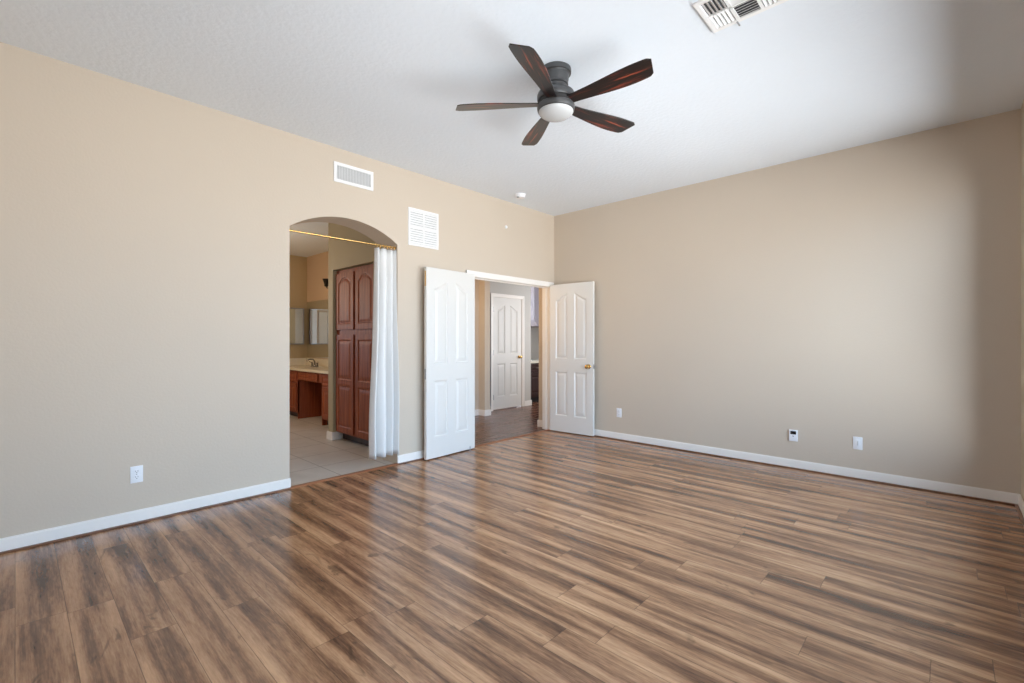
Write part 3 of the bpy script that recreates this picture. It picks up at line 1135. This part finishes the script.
# ceiling register
t = thing('ceiling_vent', 'white multi-way ceiling air register near the top edge', 'vent', (2.585, 0.78, ZC))
w, h = 0.152, 0.202
b = B()
fr = 0.028
for a in ((-w, w, h - fr, h), (-w, w, -h, -h + fr), (-w, -w + fr, -h + fr, h - fr), (w - fr, w, -h + fr, h - fr)):
    box(b, a[0], a[1], a[2], a[3], -0.012, 0, 0.003)
obj('frame', b, 'vent', t)
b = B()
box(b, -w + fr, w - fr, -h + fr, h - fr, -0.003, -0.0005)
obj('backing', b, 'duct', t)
b = B()
for yy in (-0.062, 0.062):
    box(b, -w + fr, w - fr, yy - 0.008, yy + 0.008, -0.013, -0.001)
box(b, -0.006, 0.006, -h + fr, h - fr, -0.013, -0.001)
obj('divider', b, 'vent', t)
def slat(x0, x1, y, tilt, along):
    """Curved louvre running from x0 to x1 (or along y), its free edge hanging to one side."""
    r = B()
    prof = [(-0.007, -0.001), (-0.003, -0.0055), (0.003, -0.0095), (0.008, -0.0115), (0.008, -0.0102), (0.003, -0.0082), (-0.002, -0.0045), (-0.006, 0.0)]
    if tilt < 0: prof = [(-p, q) for p, q in prof][::-1]
    prism(r, prof, 'x', x0, x1)
    bb = B()
    mt = Matrix.Translation((0, y, -0.001)) if along == 'x' else Matrix.Translation((y, 0, -0.001)) @ Matrix.Rotation(PI / 2, 4, 'Z')
    join(bb, r, mt)
    obj('louvre', bb, 'vent', t)
for k in range(5):
    y = 0.083 + 0.0205 * k
    for sg in (1, -1):
        slat(0.006, w - fr, sg * y, 1, 'x')
        slat(-w + fr, -0.006, sg * y, -1, 'x')
for k in range(5):
    slat(-0.054, 0.054, 0.020 + 0.0215 * k, 1, 'y')
    slat(-0.054, 0.054, -0.020 - 0.0215 * k, -1, 'y')
b = B()
box(b, w - 0.016, w + 0.030, 0.068, 0.076, -0.015, -0.011, 0.001)
obj('lever', b, 'grey_slot', t)

# smoke detector
t = thing('smoke_detector', 'round white smoke detector on the ceiling near the corner', 'smoke detector', (4.19, 3.79, ZC))
b = B()
lathe(b, [(0.0, 0), (0.064, 0), (0.066, -0.004), (0.064, -0.012), (0.058, -0.014)], 36)
obj('base', b, 'plate', t)
b = B()
lathe(b, [(0.0, -0.012), (0.058, -0.012), (0.057, -0.030), (0.050, -0.040), (0.030, -0.045), (0.0, -0.046)], 36)
obj('cover', b, 'plate', t)
b = B()
box(b, -0.052, -0.028, -0.014, 0.014, -0.046, -0.028, 0.003)
obj('sounder', b, 'grey_slot', t)

# small round sensor on the back wall
b = B()
lathe(b, [(0.0, 0), (0.020, 0), (0.021, 0.004), (0.017, 0.012), (0.008, 0.016), (0.0, 0.017)], 28, Matrix.Rotation(PI / 2, 4, 'X'))
o = tag(obj('wall_sensor', b, 'plate'), 'tiny round white sensor button high on the beige wall', 'sensor')
o.location = (4.261, YB, 2.70)


# ------------------------------------------------------------------ outlets, keypad
def outlet(label, loc, rot, group=None):
    t = thing('wall_outlet', label, 'outlet', loc, rot)
    b = B()
    box(b, -0.035, 0.035, 0, 0.006, -0.0575, 0.0575, 0.003)
    obj('cover_plate', b, 'plate', t)
    for zz in (-0.0195, 0.0195):
        b = B()
        pts = []
        for i in range(24):
            a = 2 * PI * i / 24
            pts.append((0.0172 * math.cos(a), zz + max(-0.0135, min(0.0135, 0.0172 * math.sin(a)))))
        prism(b, pts, 'y', 0.005, 0.0085)
        r = obj('receptacle', b, 'plate', t)
        b = B()
        box(b, -0.0075, -0.0052, 0.008, 0.0088, zz - 0.001, zz + 0.0085)
        box(b, 0.0052, 0.0075, 0.008, 0.0088, zz - 0.001, zz + 0.0075)
        lathe(b, [(0.0, 0), (0.0027, 0), (0.0027, 0.0008), (0, 0.0008)], 10, Matrix.Translation((0, 0.008, zz - 0.007)) @ Matrix.Rotation(-PI / 2, 4, 'X'))
        obj('slots', b, 'slot', r)
    b = B()
    lathe(b, [(0.0, 0), (0.0032, 0), (0.0028, 0.001), (0.0, 0.0012)], 12, Matrix.Translation((0, 0.006, 0)) @ Matrix.Rotation(-PI / 2, 4, 'X'))
    obj('screw', b, 'grey_slot', t)
    return t


outlet('white duplex outlet on the beige wall left of the arch', (0.575, YB, 0.335), PI)
outlet('white duplex outlet on the taupe wall beside the knobbed door', (XR, 3.057, 0.342), PI / 2)
t = thing('wall_plate', 'white rocker-style wall plate low on the taupe wall, nearest the window wall', 'wall plate', (XR, 0.606, 0.325), PI / 2)
b = B()
box(b, -0.035, 0.035, 0, 0.006, -0.0575, 0.0575, 0.003)
obj('cover_plate', b, 'plate', t)
b = B()
box(b, -0.0165, 0.0165, 0.005, 0.0085, -0.033, 0.033, 0.002)
obj('insert', b, 'plate', t)
b = B()
box(b, -0.0045, 0.0045, 0.008, 0.0092, -0.020, 0.020, 0.0003)
obj('slots', b, 'grille', t)

t = thing('wall_keypad', 'white wall keypad with a small dark screen, low on the taupe wall', 'keypad', (XR, 1.118, 0.325), PI / 2)
b = B()
box(b, -0.037, 0.037, 0, 0.013, -0.056, 0.056, 0.004)
obj('case', b, 'plate', t)
b = B()
box(b, -0.025, 0.025, 0.011, 0.0138, 0.012, 0.044, 0.001)
obj('screen', b, 'screen', t, label='dark display')
for i in range(3):
    for j in range(3):
        b = B()
        box(b, -0.006, 0.006, 0.012, 0.0145, -0.004, 0.004, 0.001)
        obj('button', b, 'grey_slot' if j == 0 and i == 1 else 'plate', t, loc=(-0.018 + 0.018 * i, 0, -0.006 - 0.017 * j))

# ------------------------------------------------------------------ dark cabinet in the room past the hall
t = thing('kitchen_cabinet', 'dark espresso cabinet with drawer glimpsed past the hallway', 'cabinet', (7.05, 6.15, 0))
b = B()
box(b, 0, 1.2, 0.02, 0.60, 0.10, 0.80)
obj('body', b, 'espresso', t)
b = B()
box(b, 0, 1.2, 0.08, 0.5, 0, 0.10)
obj('toe_kick', b, 'slot', t)
for k in range(2):
    a = 0.02 + 0.59 * k
    obj('drawer', cabinet_door(0.57, 0.16, flat(0.57, 0.16, 0.03)), 'espresso', t, loc=(a, 0, 0.62))
    o = obj('door', cabinet_door(0.57, 0.47, flat(0.57, 0.47, 0.06)), 'espresso', t, loc=(a, 0, 0.13))
    b = B()
    tube(b, [(a + 0.20, -0.002, 0.70), (a + 0.20, -0.025, 0.70), (a + 0.37, -0.025, 0.70), (a + 0.37, -0.002, 0.70)], 0.006, 8)
    obj('handle', b, 'nickel', t)
b = B()
box(b, 7.03, 8.27, 6.13, 6.75, 0.80, 0.835, 0.005)
tag(obj('worktop', b, 'counter'), 'pale worktop on the dark cabinet past the hallway', 'countertop')
